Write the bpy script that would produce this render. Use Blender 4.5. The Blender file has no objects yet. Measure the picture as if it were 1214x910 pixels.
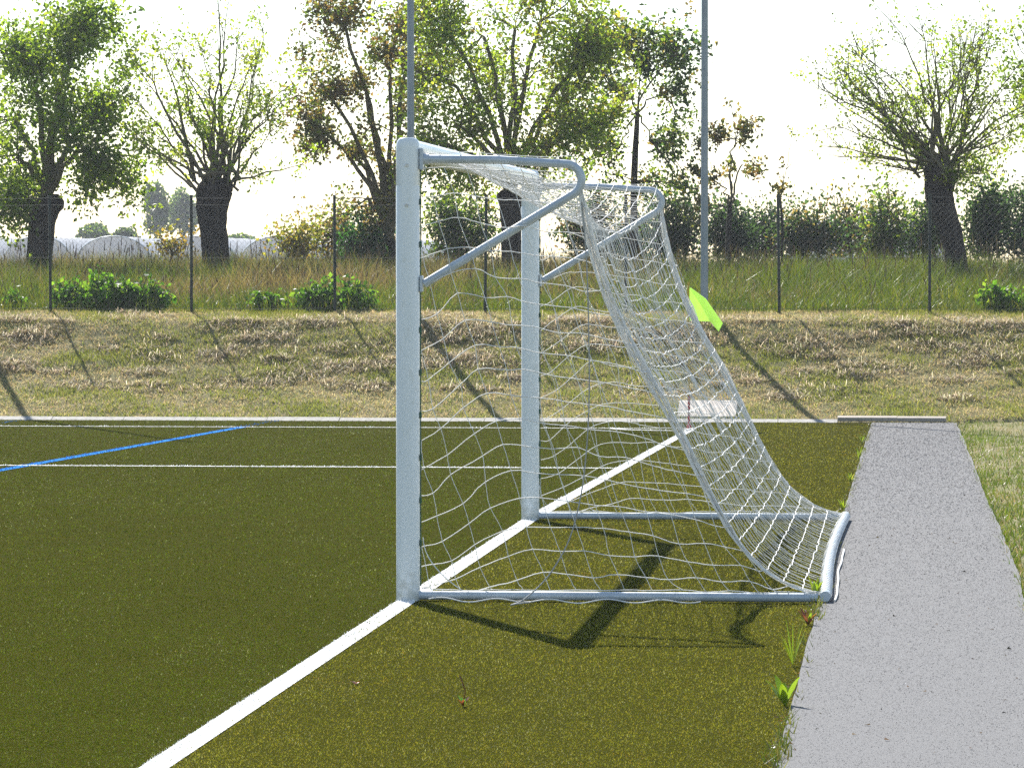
import bpy, math
import numpy as np

R = np.random.RandomState(7)
C = bpy.context.scene.collection
SC = bpy.context.scene

# ------------------------------------------------------------------ camera
F_PX, W_PX, H_PX = 4903.35, 1214.0, 910.0
YAW, PIT = math.radians(5.4637), math.radians(1.5787)
CX, CY, CZ = 2.7446, -22.6655, 1.8253
cd = bpy.data.cameras.new("camera")
cd.sensor_width = 36.0
cd.lens = F_PX / W_PX * 36.0
cd.clip_start, cd.clip_end = 0.5, 5000
cam = bpy.data.objects.new("camera", cd)
C.objects.link(cam)
cam.location = (CX, CY, CZ)
cam.rotation_euler = (math.pi / 2 - PIT, 0, YAW)
SC.camera = cam

# ------------------------------------------------------------------ light
SUN_DIR = np.array([-0.462, 1.10, 1.0]); SUN_DIR /= np.linalg.norm(SUN_DIR)
SUN_EL = math.asin(SUN_DIR[2]); SUN_AZ = math.atan2(SUN_DIR[0], SUN_DIR[1])
world = bpy.data.worlds.new("World"); SC.world = world
world.use_nodes = True
nt = world.node_tree; nt.nodes.clear()
sky = nt.nodes.new("ShaderNodeTexSky"); sky.sky_type = 'NISHITA'; sky.sun_disc = False
sky.sun_elevation = SUN_EL; sky.sun_rotation = SUN_AZ
sky.air_density = 1.0; sky.dust_density = 0.35; sky.ozone_density = 1.0; sky.altitude = 50
bg = nt.nodes.new("ShaderNodeBackground"); bg.inputs[1].default_value = 0.085
wo = nt.nodes.new("ShaderNodeOutputWorld")
nt.links.new(sky.outputs[0], bg.inputs[0]); nt.links.new(bg.outputs[0], wo.inputs[0])
sd = bpy.data.lights.new("sun", 'SUN'); sd.energy = 5.0; sd.angle = math.radians(0.53); sd.color = (1.0, 0.96, 0.90)
so = bpy.data.objects.new("sun", sd); C.objects.link(so)
so.rotation_euler = (math.pi / 2 - SUN_EL, 0, math.pi - SUN_AZ)
from mathutils import Vector
so.rotation_euler = Vector(SUN_DIR).to_track_quat('Z', 'Y').to_euler()
so.location = (-20, 40, 60)
SC.view_settings.view_transform = 'Standard'; SC.view_settings.look = 'None'
SC.view_settings.gamma = 1.0; SC.view_settings.exposure = 1.25
SC.cycles.max_bounces = 6; SC.cycles.diffuse_bounces = 3; SC.cycles.transmission_bounces = 4
SC.cycles.transparent_max_bounces = 12; SC.cycles.volume_bounces = 0
SC.cycles.use_denoising = False; SC.cycles.denoiser = 'OPENIMAGEDENOISE'; SC.cycles.denoising_input_passes = 'RGB_ALBEDO_NORMAL'

# ------------------------------------------------------------------ helpers
def at(px, py, Y):
    """world point seen at photo pixel (px,py) standing at depth plane Y"""
    a = (px - W_PX / 2) / F_PX; b = -(py - H_PX / 2) / F_PX
    hz = math.cos(PIT) + b * math.sin(PIT); z = -math.sin(PIT) + b * math.cos(PIT)
    rx = a * math.cos(YAW) - hz * math.sin(YAW); ry = a * math.sin(YAW) + hz * math.cos(YAW)
    t = (Y - CY) / ry
    return np.array([CX + rx * t, Y, CZ + z * t])

def mpp(Y):          # metres per photo pixel at depth plane Y
    return (Y - CY) / F_PX

def lin(c):
    c = np.asarray(c, float) / 255.0
    return np.where(c <= 0.04045, c / 12.92, ((c + 0.055) / 1.055) ** 2.4)

class G:
    def __init__(s): s.V = []; s.F = []; s.K = []; s.M = []; s.n = 0; s.S = []
    def add(s, V, F, col=None, mat=0, smooth=False):
        V = np.asarray(V, float).reshape(-1, 3); F = np.asarray(F, int)
        if len(V) == 0: return
        s.V.append(V); s.F.append(F + s.n); s.n += len(V)
        if col is None: col = (1, 1, 1)
        col = np.asarray(col, float)
        if col.ndim == 1: col = np.repeat(col[None], len(V), 0)
        s.K.append(col); s.M.append(np.full(len(F), mat)); s.S.append(np.full(len(F), smooth))
    def mesh(s, name, mats):
        me = bpy.data.meshes.new(name)
        V = np.concatenate(s.V); me.vertices.add(len(V)); me.vertices.foreach_set("co", V.ravel())
        tot = np.concatenate([np.full(len(f), f.shape[1]) for f in s.F])
        li = np.concatenate([f.ravel() for f in s.F])
        st = np.concatenate([[0], np.cumsum(tot)[:-1]])
        me.loops.add(len(li)); me.loops.foreach_set("vertex_index", li.astype(np.int32))
        me.polygons.add(len(tot))
        me.polygons.foreach_set("loop_start", st.astype(np.int32))
        me.polygons.foreach_set("material_index", np.concatenate(s.M).astype(np.int32))
        me.polygons.foreach_set("use_smooth", np.concatenate(s.S).astype(bool))
        K = np.concatenate(s.K); K = np.concatenate([K, np.ones((len(K), 1))], 1)
        at_ = me.color_attributes.new("col", 'FLOAT_COLOR', 'POINT')
        at_.data.foreach_set("color", K.ravel().astype(np.float32))
        me.update(calc_edges=True); me.validate()
        if not isinstance(mats, (list, tuple)): mats = [mats]
        for m in mats: me.materials.append(m)
        return me
    def obj(s, name, mats, parent=None, loc=None):
        if loc is not None:
            for v in s.V: v -= np.asarray(loc, float)
        o = bpy.data.objects.new(name, s.mesh(name, mats)); C.objects.link(o)
        if loc is not None: o.location = loc
        if parent: o.parent = parent
        return o

def tag(o, label=None, cat=None, group=None, kind=None):
    if label: o["label"] = label
    if cat: o["category"] = cat
    if group: o["group"] = group
    if kind: o["kind"] = kind
    return o

def empty(name, loc, label, cat, group=None):
    o = bpy.data.objects.new(name, None); C.objects.link(o); o.location = loc; o.empty_display_size = 0.2
    return tag(o, label, cat, group)

def child(g, name, mats, root):
    """mesh built in world coordinates -> child of a thing"""
    return g.obj(name, mats, root, loc=tuple(root_loc(root)))

def root_loc(o):
    p = np.array(o.location)
    while o.parent: o = o.parent; p = p + np.array(o.location)
    return p

def child2(g, name, mats, part):
    for v in g.V: v -= root_loc(part)
    o = bpy.data.objects.new(name, g.mesh(name, mats)); C.objects.link(o); o.parent = part
    return o

def child1(g, name, mats, root):
    for v in g.V: v -= root_loc(root)
    o = bpy.data.objects.new(name, g.mesh(name, mats)); C.objects.link(o); o.parent = root
    return o

def tube(g, P, r, sides=8, col=None, mat=0, caps=True, smooth=True, sx=1.0):
    P = np.asarray(P, float); n = len(P)
    r = np.full(n, r) if np.isscalar(r) else np.asarray(r, float)
    T = np.gradient(P, axis=0); T /= np.linalg.norm(T, axis=1)[:, None] + 1e-9
    up = np.array([0, 0, 1.0]) if abs(T[0][2]) < 0.9 else np.array([1.0, 0, 0])
    N = np.zeros_like(P); a = np.cross(T[0], up); a /= np.linalg.norm(a); N[0] = a
    for i in range(1, n):
        a = N[i-1] - T[i] * np.dot(N[i-1], T[i]); N[i] = a / (np.linalg.norm(a) + 1e-9)
    B = np.cross(T, N)
    th = np.arange(sides) * 2 * math.pi / sides
    ring = P[:, None] + r[:, None, None] * (np.cos(th)[None, :, None] * N[:, None] + np.sin(th)[None, :, None] * B[:, None])
    V = ring.reshape(-1, 3)
    i = np.arange(n - 1)[:, None]; j = np.arange(sides)[None]; k = (j + 1) % sides
    F = np.stack([i * sides + j, i * sides + k, (i + 1) * sides + k, (i + 1) * sides + j], -1).reshape(-1, 4)
    g.add(V, F, col, mat, smooth)
    if caps:
        for q, sgn in ((0, -1), (n - 1, 1)):
            Vc = np.vstack([ring[q], P[q]])
            Fc = np.array([[k_, (k_ + 1) % sides, sides] if sgn > 0 else [(k_ + 1) % sides, k_, sides] for k_ in range(sides)])
            g.add(Vc, Fc, col, mat, False)

def segs(g, A, B, r, sides=4, col=None, mat=0, rb=None):
    A = np.asarray(A, float).reshape(-1, 3); B = np.asarray(B, float).reshape(-1, 3); n = len(A)
    if n == 0: return
    r = np.full(n, r) if np.isscalar(r) else np.asarray(r, float)
    rb = r if rb is None else (np.full(n, rb) if np.isscalar(rb) else np.asarray(rb, float))
    T = B - A; T /= np.linalg.norm(T, axis=1)[:, None] + 1e-9
    up = np.where(np.abs(T[:, 2:3]) < 0.9, np.array([[0, 0, 1.0]]), np.array([[1.0, 0, 0]]))
    N = np.cross(T, up); N /= np.linalg.norm(N, axis=1)[:, None] + 1e-9
    Bn = np.cross(T, N)
    th = np.arange(sides) * 2 * math.pi / sides
    off = np.cos(th)[None, :, None] * N[:, None] + np.sin(th)[None, :, None] * Bn[:, None]
    V = np.concatenate([A[:, None] + off * r[:, None, None], B[:, None] + off * rb[:, None, None]], 1)
    j = np.arange(sides); k = (j + 1) % sides
    f = np.stack([j, k, k + sides, j + sides], -1)
    F = (np.arange(n)[:, None, None] * (2 * sides) + f[None]).reshape(-1, 4)
    if col is not None:
        col = np.asarray(col, float)
        if col.ndim == 2: col = np.repeat(col, 2 * sides, 0)
    g.add(V.reshape(-1, 3), F, col, mat, True)

def box(g, c, s, rot=0.0, col=None, mat=0, bev=0.0, tilt=None):
    x, y, z = np.asarray(s, float) / 2
    if bev <= 0:
        V = np.array([[a * x, b * y, d * z] for d in (-1, 1) for a, b in ((-1, -1), (1, -1), (1, 1), (-1, 1))])
        F = np.array([[3, 2, 1, 0], [4, 5, 6, 7], [0, 1, 5, 4], [1, 2, 6, 5], [2, 3, 7, 6], [3, 0, 4, 7]])
    else:
        rings = []
        for zz, ins in ((-z, bev), (-z + bev, 0), (z - bev, 0), (z, bev)):
            a, b = x - ins, y - ins; e = bev
            rings.append([(-a, -b + e, zz), (-a + e, -b, zz), (a - e, -b, zz), (a, -b + e, zz), (a, b - e, zz), (a - e, b, zz), (-a + e, b, zz), (-a, b - e, zz)])
        V = np.array(rings).reshape(-1, 3); F = []
        for q in range(3):
            for j in range(8): F.append([q * 8 + j, q * 8 + (j + 1) % 8, (q + 1) * 8 + (j + 1) % 8, (q + 1) * 8 + j])
        F = np.array(F)
    if tilt is not None:
        ca, sa = math.cos(tilt), math.sin(tilt)
        V = V @ np.array([[1, 0, 0], [0, ca, -sa], [0, sa, ca]]).T
    ca, sa = math.cos(rot), math.sin(rot)
    V = V @ np.array([[ca, -sa, 0], [sa, ca, 0], [0, 0, 1]]).T + np.asarray(c, float)
    g.add(V, F, col, mat)
    if bev > 0:
        g.F.append(np.array([[7, 6, 5, 4, 3, 2, 1, 0], [24, 25, 26, 27, 28, 29, 30, 31]]) + g.n - 32)
        g.M.append(np.full(2, mat)); g.S.append(np.full(2, False))

def rnd_dirs(n, rs=R):
    v = rs.normal(size=(n, 3)); return v / np.linalg.norm(v, axis=1)[:, None]

def leaves(g, P, size, cols, mat=0, rs=R, droop=0.3, aspect=0.6, D=None):
    """folded leaf = two triangles on a midrib"""
    n = len(P)
    if n == 0: return
    D = rnd_dirs(n, rs) if D is None else D
    D = D + np.array([0, 0, -droop]); D /= np.linalg.norm(D, axis=1)[:, None]
    N = rnd_dirs(n, rs); S = np.cross(D, N); S /= np.linalg.norm(S, axis=1)[:, None] + 1e-9
    N = np.cross(S, D)
    L = size * rs.uniform(0.6, 1.3, n)[:, None]
    base = P - D * L * 0.5; tip = P + D * L * 0.5 + N * L * 0.1
    a = P + S * L * aspect * 0.5 + N * L * 0.12; b = P - S * L * aspect * 0.5 + N * L * 0.12
    V = np.stack([base, a, tip, b], 1).reshape(-1, 3)
    i = np.arange(n)[:, None] * 4
    F = np.concatenate([i + np.array([[0, 1, 2]]), i + np.array([[0, 2, 3]])], 0)
    g.add(V, F, np.repeat(cols, 4, 0), mat)

def blades(g, P, h, w, lean, cols, mat=0, rs=R, seg=1):
    """upright blades: single triangle, or bent strip (seg=2)"""
    n = len(P); h = np.broadcast_to(h, n).astype(float); w = np.broadcast_to(w, n).astype(float)
    th = rs.uniform(0, 2 * math.pi, n); S = np.stack([np.cos(th), np.sin(th), np.zeros(n)], 1) * (w / 2)[:, None]
    ld = rs.normal(size=(n, 2)) * lean
    if seg == 1:
        T = np.stack([ld[:, 0], ld[:, 1], np.ones(n)], 1); T /= np.linalg.norm(T, axis=1)[:, None]
        V = np.stack([P - S, P + S, P + T * h[:, None]], 1).reshape(-1, 3)
        g.add(V, np.arange(3 * n).reshape(-1, 3), np.repeat(cols, 3, 0), mat)
    else:
        T = np.stack([ld[:, 0] * .5, ld[:, 1] * .5, np.ones(n)], 1); T /= np.linalg.norm(T, axis=1)[:, None]
        T2 = np.stack([ld[:, 0] * 1.6, ld[:, 1] * 1.6, np.ones(n)], 1); T2 /= np.linalg.norm(T2, axis=1)[:, None]
        M = P + T * (h * .55)[:, None]; E = M + T2 * (h * .45)[:, None]
        V = np.stack([P - S, P + S, M + S * .8, M - S * .8, E], 1).reshape(-1, 3)
        i = np.arange(n)[:, None] * 5
        g.add(V, i + np.array([[0, 1, 2, 3]]), np.repeat(cols, 5, 0), mat)
        g.F.append(i + np.array([[3, 2, 4]]) + g.n - 5 * n); g.M.append(np.full(n, mat)); g.S.append(np.full(n, False))

def vnoise(x, y, seed=0):
    """smooth value noise 0..1"""
    def hsh(i, j):
        s = np.sin(i * 127.1 + j * 311.7 + seed * 74.7) * 43758.5453
        return s - np.floor(s)
    xi, yi = np.floor(x), np.floor(y); xf, yf = x - xi, y - yi
    u = xf * xf * (3 - 2 * xf); v = yf * yf * (3 - 2 * yf)
    return (hsh(xi, yi) * (1 - u) + hsh(xi + 1, yi) * u) * (1 - v) + (hsh(xi, yi + 1) * (1 - u) + hsh(xi + 1, yi + 1) * u) * v

def fnoise(x, y, seed=0, o=3):
    t = 0; a = 1; s = 0
    for k in range(o): t = t + a * vnoise(x * 2 ** k, y * 2 ** k, seed + k); s += a; a *= .5
    return t / s

def pick(n, palette, jit=0.15, rs=R, p=None):
    pal = np.array([lin(c) for c in palette]); i = rs.choice(len(pal), n, p=p)
    return np.clip(pal[i] * rs.uniform(1 - jit, 1 + jit, (n, 1)) * rs.uniform(1 - jit / 2, 1 + jit / 2, (n, 3)), 0, 1)

# ------------------------------------------------------------------ materials
def nodes(name):
    m = bpy.data.materials.new(name); m.use_nodes = True; t = m.node_tree
    b = t.nodes["Principled BSDF"]; return m, t, b, t.nodes["Material Output"]

def noise_mix(t, c1, c2, scale, detail=4, mscale=(1, 1, 1), lo=.35, hi=.65, coord='Object', rough=.6):
    tc = t.nodes.new("ShaderNodeTexCoord"); mp = t.nodes.new("ShaderNodeMapping"); mp.inputs['Scale'].default_value = mscale
    n = t.nodes.new("ShaderNodeTexNoise"); n.inputs['Scale'].default_value = scale; n.inputs['Detail'].default_value = detail
    n.inputs['Roughness'].default_value = rough
    r = t.nodes.new("ShaderNodeValToRGB"); e = r.color_ramp.elements
    e[0].position = lo; e[1].position = hi; e[0].color = (*c1, 1); e[1].color = (*c2, 1)
    t.links.new(tc.outputs[coord], mp.inputs[0]); t.links.new(mp.outputs[0], n.inputs['Vector']); t.links.new(n.outputs['Fac'], r.inputs[0])
    return r.outputs[0], n.outputs['Fac']

def simple(name, c1, c2=None, scale=8, rough=.5, metal=0.0, spec=.5, bump=0.0, mscale=(1, 1, 1), bscale=None, lo=.35, hi=.65):
    m, t, b, o = nodes(name)
    c1 = tuple(c1); c2 = tuple(c2) if c2 is not None else tuple(np.array(c1) * .8)
    c, f = noise_mix(t, c1, c2, scale, mscale=mscale, lo=lo, hi=hi)
    t.links.new(c, b.inputs['Base Color'])
    b.inputs['Roughness'].default_value = rough; b.inputs['Metallic'].default_value = metal
    b.inputs['Specular IOR Level'].default_value = spec
    if bump:
        _, f2 = noise_mix(t, (0, 0, 0), (1, 1, 1), bscale or scale * 3, mscale=mscale)
        bp = t.nodes.new("ShaderNodeBump"); bp.inputs['Strength'].default_value = bump; bp.inputs['Distance'].default_value = .01
        t.links.new(f2, bp.inputs['Height']); t.links.new(bp.outputs[0], b.inputs['Normal'])
    return m

def leafmat(name, trans=.5, rough=.45, spec=.4, tboost=(1.15, 1.2, .7)):
    m, t, b, o = nodes(name)
    a = t.nodes.new("ShaderNodeAttribute"); a.attribute_name = "col"
    _, f = noise_mix(t, (0, 0, 0), (1, 1, 1), 1.3)
    mx = t.nodes.new("ShaderNodeMix"); mx.data_type = 'RGBA'; mx.blend_type = 'MULTIPLY'; mx.inputs[0].default_value = .45
    t.links.new(a.outputs['Color'], mx.inputs[6]); t.links.new(f, mx.inputs[7])
    br = t.nodes.new("ShaderNodeMix"); br.data_type = 'RGBA'; br.blend_type = 'MULTIPLY'; br.inputs[0].default_value = 1; br.inputs[7].default_value = (1.3, 1.3, 1.3, 1)
    t.links.new(mx.outputs[2], br.inputs[6])
    t.links.new(br.outputs[2], b.inputs['Base Color'])
    b.inputs['Roughness'].default_value = rough; b.inputs['Specular IOR Level'].default_value = spec
    tr = t.nodes.new("ShaderNodeBsdfTranslucent")
    tb = t.nodes.new("ShaderNodeMix"); tb.data_type = 'RGBA'; tb.blend_type = 'MULTIPLY'; tb.inputs[0].default_value = 1; tb.inputs[7].default_value = (*tboost, 1)
    t.links.new(br.outputs[2], tb.inputs[6]); t.links.new(tb.outputs[2], tr.inputs['Color'])
    ms = t.nodes.new("ShaderNodeMixShader"); ms.inputs[0].default_value = trans
    t.links.new(b.outputs[0], ms.inputs[1]); t.links.new(tr.outputs[0], ms.inputs[2]); t.links.new(ms.outputs[0], o.inputs['Surface'])
    return m

M_FIBRE = leafmat("turf_fibre", trans=.35, rough=.7, spec=0, tboost=(1.1, 1.1, .6))
M_WHITEFIBRE = leafmat("white_fibre", trans=.25, rough=.6, spec=0, tboost=(1, 1, 1))
M_LEAF = leafmat("leaf", trans=.6, tboost=(1.25, 1.3, .7))
M_GRASS = leafmat("grass_blade", trans=.4)
M_STRAW = leafmat("straw", trans=.5, rough=.7, spec=.2, tboost=(1, 1, .9))
M_TURF = simple("turf_infill", (.050, .049, .008), (.026, .028, .006), 90, rough=.95, spec=0, bump=.3, mscale=(1, .25, 1), lo=.3, hi=.7)
M_LINE = simple("line_white", (.78, .78, .76), (.62, .62, .60), 60, rough=.9, spec=0, mscale=(1, .3, 1))
M_BLUE = simple("line_blue", (.05, .22, .56), (.03, .15, .42), 60, rough=.9, spec=0, mscale=(1, .3, 1))
M_PATH = simple("path_surface", (.212, .210, .208), (.170, .168, .166), 260, rough=.9, spec=.04, bump=.5, mscale=(1, .2, 1))
M_GRAIN = leafmat("path_grain", tboost=(1, 1, 1), trans=.42, rough=.9, spec=.04)
M_SOIL = simple("ground_soil", (.20, .17, .09), (.11, .115, .035), 2.5, rough=.95, spec=.1, bump=.8, bscale=20)
M_CONC = simple("concrete", (.42, .40, .36), (.29, .275, .24), 14, rough=.9, spec=.2, bump=.4)
M_WOOD = simple("weathered_wood", (.40, .355, .30), (.26, .225, .185), 12, rough=.85, spec=.2, bump=.5, mscale=(.6, 8, 8))
M_BARK = simple("bark", (.055, .045, .038), (.022, .019, .017), 9, rough=.95, spec=.15, bump=1.0, mscale=(1, 1, .35), bscale=16)
M_TWIG = simple("twig_bark", (.17, .145, .09), (.085, .075, .05), 6, rough=.9, spec=.15)
M_GALV = simple("galvanised_tube", (.52, .57, .61), (.42, .47, .51), 9, rough=.42, metal=.1, spec=.5, bump=.08)
M_POLE = simple("pole_steel", (.27, .31, .34), (.21, .25, .28), 3, rough=.5, metal=.3)
M_POST = None
M_PLAST = simple("green_clip", (.01, .10, .045), (.008, .06, .03), 20, rough=.5)
M_FENCE = simple("fence_green", (.018, .028, .024), (.010, .016, .014), 10, rough=.5)
M_WIRE = simple("fence_wire", (.045, .06, .055), (.03, .04, .036), 10, rough=.7, spec=.2)
M_NET = simple("net_cord", (.88, .86, .81), (.74, .72, .67), 60, rough=.8, spec=.2)
M_ROPE = simple("grey_rope", (.42, .42, .40), (.3, .3, .28), 90, rough=.85, spec=.15)
M_FLAG = leafmat("flag_cloth", trans=.62, rough=.7, spec=.2, tboost=(1.0, 1.1, .8))
M_YEL = simple("yellow_paint", (.62, .40, .03), (.5, .3, .02), 20, rough=.5)
M_RED = simple("red_paint", (.45, .02, .02), (.3, .015, .015), 20, rough=.5)
M_FILM = leafmat("greenhouse_film", trans=.55, rough=.35, spec=.5, tboost=(1, 1, 1))
M_SCREW = simple("screw_steel", (.5, .5, .5), (.4, .4, .4), 20, rough=.35, metal=.7)

def post_material():
    m, t, b, o = nodes("white_painted_post")
    c, f = noise_mix(t, (.84, .87, .87), (.77, .81, .81), 3.5, mscale=(6, 6, .6), lo=.3, hi=.7)
    c2, _ = noise_mix(t, (.80, .78, .72), (1, 1, 1), 18, lo=.28, hi=.42, mscale=(1, 1, .5))
    mx = t.nodes.new("ShaderNodeMix"); mx.data_type = 'RGBA'; mx.blend_type = 'MULTIPLY'; mx.inputs[0].default_value = .7
    t.links.new(c, mx.inputs[6]); t.links.new(c2, mx.inputs[7]); t.links.new(mx.outputs[2], b.inputs['Base Color'])
    tc = t.nodes.new("ShaderNodeTexCoord"); sx = t.nodes.new("ShaderNodeSeparateXYZ"); t.links.new(tc.outputs['Object'], sx.inputs[0])
    ng = t.nodes.new("ShaderNodeTexNoise"); ng.inputs['Scale'].default_value = 22; ng.inputs['Detail'].default_value = 6; t.links.new(tc.outputs['Object'], ng.inputs['Vector'])
    ma = t.nodes.new("ShaderNodeMath"); ma.operation = 'MULTIPLY_ADD'; ma.inputs[1].default_value = -2.2; ma.inputs[2].default_value = .38; t.links.new(sx.outputs[2], ma.inputs[0])
    mb = t.nodes.new("ShaderNodeMath"); mb.operation = 'ADD'; t.links.new(ma.outputs[0], mb.inputs[0]); t.links.new(ng.outputs['Fac'], mb.inputs[1])
    rp = t.nodes.new("ShaderNodeValToRGB"); rp.color_ramp.elements[0].position = .50; rp.color_ramp.elements[1].position = .95; rp.color_ramp.elements[0].color = (0, 0, 0, 1); rp.color_ramp.elements[1].color = (.6, .6, .6, 1); t.links.new(mb.outputs[0], rp.inputs[0])
    m3 = t.nodes.new("ShaderNodeMix"); m3.data_type = 'RGBA'; m3.inputs[7].default_value = (.30, .29, .20, 1); t.links.new(rp.outputs[0], m3.inputs[0]); t.links.new(mx.outputs[2], m3.inputs[6]); t.links.new(m3.outputs[2], b.inputs['Base Color'])
    b.inputs['Roughness'].default_value = .32; b.inputs['Specular IOR Level'].default_value = .5
    return m
M_POST = post_material()

# ------------------------------------------------------------------ ground levels
PX_L, PX_R, CURB = 2.265, 3.40, 33.45
BY = np.array([33.6, 33.95, 34.74, 35.56, 36.44, 37.17, 38.0, 41, 48, 60, 80, 700])
BZ = np.array([-.23, -.13, .11, .40, .74, 1.08, 1.20, 1.26, 1.42, 1.60, 1.66, 1.70])
def pitch_z(Y): return -.00927 * np.maximum(0, np.asarray(Y, float) - 7.78)
def gz(X, Y):
    X = np.asarray(X, float); Y = np.asarray(Y, float)
    z = np.where(Y < 33.6, pitch_z(Y) - .03, np.interp(Y, BY, BZ))
    side = np.clip((X - 3.40) / .15, 0, 1) * (.02 + .05 * np.clip((X - 3.5) / 3, 0, 3))
    z = z + np.where(Y < 33.6, side, side * np.clip(1 - (Y - 33.6) / 3, 0, 1))
    on = ((Y > 33.55) | (X > 3.45))
    bank = np.exp(-((Y - 36) / 2.2) ** 2)
    lump = (fnoise(X * 1.6, Y * 2.2, 3) - .5) * (.03 + .03 * bank) + (fnoise(X * 6, Y * 7, 9) - .5) * (.03 + .02 * bank)
    lump = lump * np.clip((Y - 33.5) / .4, 0, 1) + np.where(X > 3.45, (fnoise(X * 5, Y * 5, 4) - .5) * .05, 0) * (Y <= 33.6)
    return z + np.where(on, lump, 0)

def grid(g, xs, ys, zf, mat=0, smooth=True):
    X, Y = np.meshgrid(xs, ys); Z = zf(X, Y)
    V = np.stack([X, Y, Z], -1).reshape(-1, 3); nx, ny = len(xs), len(ys)
    i = np.arange(ny - 1)[:, None] * nx; j = np.arange(nx - 1)[None]
    F = np.stack([i + j, i + j + 1, i + j + 1 + nx, i + j + nx], -1).reshape(-1, 4)
    g.add(V, F, None, mat, smooth)

g = G()
xs = np.concatenate([[-600, -300, -150, -80, -50, -30], np.arange(-20, -14, 1.), np.arange(-14, 9, .16), np.arange(9, 20, 1.), [30, 50, 80, 150, 300, 600]])
ys = np.concatenate([[-80, -50, -30], np.arange(-20, 33.4, .5), np.arange(33.5, 39, .09), np.arange(39, 62, .5), [65, 70, 80, 100, 150, 250, 400, 700]])
grid(g, xs, ys, gz)
tag(g.obj("ground", M_SOIL), "mown grass bank rising behind the pitch and meadow beyond the fence", "ground", kind="structure")

# ------------------------------------------------------------------ turf, lines and path
g_turf = G(); ysp = np.concatenate([[-40], np.arange(-30, 33.4, 1.0), [33.4]])
grid(g_turf, np.array([-60, -30, -12, -6, 0, PX_L]), ysp, lambda X, Y: pitch_z(Y))

line_spec = {}       # name -> (mask fn, sheet builder)
def strip(g, x0, x1, y0, y1, lift=.004):
    yy = np.unique(np.concatenate([[y0, y1], np.arange(math.ceil(y0), y1, 1.0)]))
    grid(g, np.array([x0, x1]), yy, lambda X, Y: pitch_z(Y) + lift)
LW = .055
g_goal, g_touch, g_box, g_blue = G(), G(), G(), G()
strip(g_goal, -LW, LW, -38, 30.24)
strip(g_touch, -50, LW, 30.24, 30.36)
strip(g_box, -50, -LW - .002, 17.03, 17.15)
strip(g_blue, -5.88, -5.76, -20, 17.028); strip(g_blue, -5.88, -5.76, 17.152, 30.238)
g_blue2 = G(); strip(g_blue2, -9.38, -9.26, -20, 17.028); strip(g_blue2, -9.38, -9.26, 17.152, 30.238)
# corner arc
g_arc = G(); th = np.linspace(0.065, math.pi / 2 - .065, 24)
Pi = np.stack([-.94 * np.cos(th), 30.3 - .94 * np.sin(th)], 1); Po = np.stack([-1.06 * np.cos(th), 30.3 - 1.06 * np.sin(th)], 1)
P = np.concatenate([Pi, Po]); V = np.column_stack([P, pitch_z(P[:, 1]) + .005])
i = np.arange(23); g_arc.add(V, np.stack([i, i + 1, i + 25, i + 24], -1)[:, ::-1])

# fibres: denser near the viewer, coloured as line or turf, with pile sheen and glints painted in
NF = 520000
v = R.uniform(1 / 58.0, 1 / 13.5, NF); dep = 1 / v
Yf = CY + dep * math.cos(YAW); half = dep * (607 / F_PX) * 1.12
Xf = CX - np.tan(YAW) * dep + R.uniform(-1, 1, NF) * half
ok = (Yf < 33.38) & (Xf < PX_L - .005 + .02 * (fnoise(Yf * 3, Yf * 0, 5) - .5)); Xf, Yf, dep = Xf[ok], Yf[ok], dep[ok]
P = np.column_stack([Xf, Yf, pitch_z(Yf) + .001]); n = len(P)
sc = np.clip(dep / 20, .7, 2.6)
hh = R.uniform(.006, .013, n) * np.sqrt(sc); ww = R.uniform(.003, .006, n) * sc
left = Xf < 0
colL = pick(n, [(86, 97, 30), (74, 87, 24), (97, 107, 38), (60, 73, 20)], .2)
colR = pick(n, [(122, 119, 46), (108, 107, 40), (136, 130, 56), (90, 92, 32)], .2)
colf = np.where(left[:, None], colL, colR)  # tone either side of the line paints in how light catches brushed pile
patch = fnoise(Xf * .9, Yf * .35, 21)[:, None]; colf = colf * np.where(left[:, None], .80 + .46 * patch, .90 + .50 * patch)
patch2 = fnoise(Xf * 1.7, Yf * .6, 22, 4); pale = R.uniform(size=n) < np.where(left, .024, .05) + .38 * np.clip(patch2 - .50, 0, 1); colf[pale] = colf[pale] * .6 + R.uniform(.04, .30, (pale.sum(), 1)) * np.array([1, .99, .82])  # glints painted as paler fibres, thicker in patches
rust = (R.uniform(size=n) < .5 * np.clip(fnoise(Xf * 2.3, Yf * 1.1, 23) - .66, 0, 1) * 4); colf[rust] *= np.array([1.15, .85, .8])
m_goal = (np.abs(Xf + (fnoise(Xf * 40, Yf * 12, 2) - .5) * .016) < LW) & (Yf < 30.3)
m_touch = (np.abs(Yf - 30.3) < .07) & (Xf < LW)
m_box = (np.abs(Yf - 17.09) < .07) & (Xf < 0)
rr = np.hypot(Xf, Yf - 30.3); m_arc = (np.abs(rr - 1) < .07) & (Xf < 0) & (Yf < 30.3)
m_b1 = np.abs(Xf + 5.82) < .065; m_b2 = np.abs(Xf + 9.32) < .065
wcol = np.array([.88, .88, .86]); bcol = np.array([.035, .19, .52])
used = np.zeros(n, bool)
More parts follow.
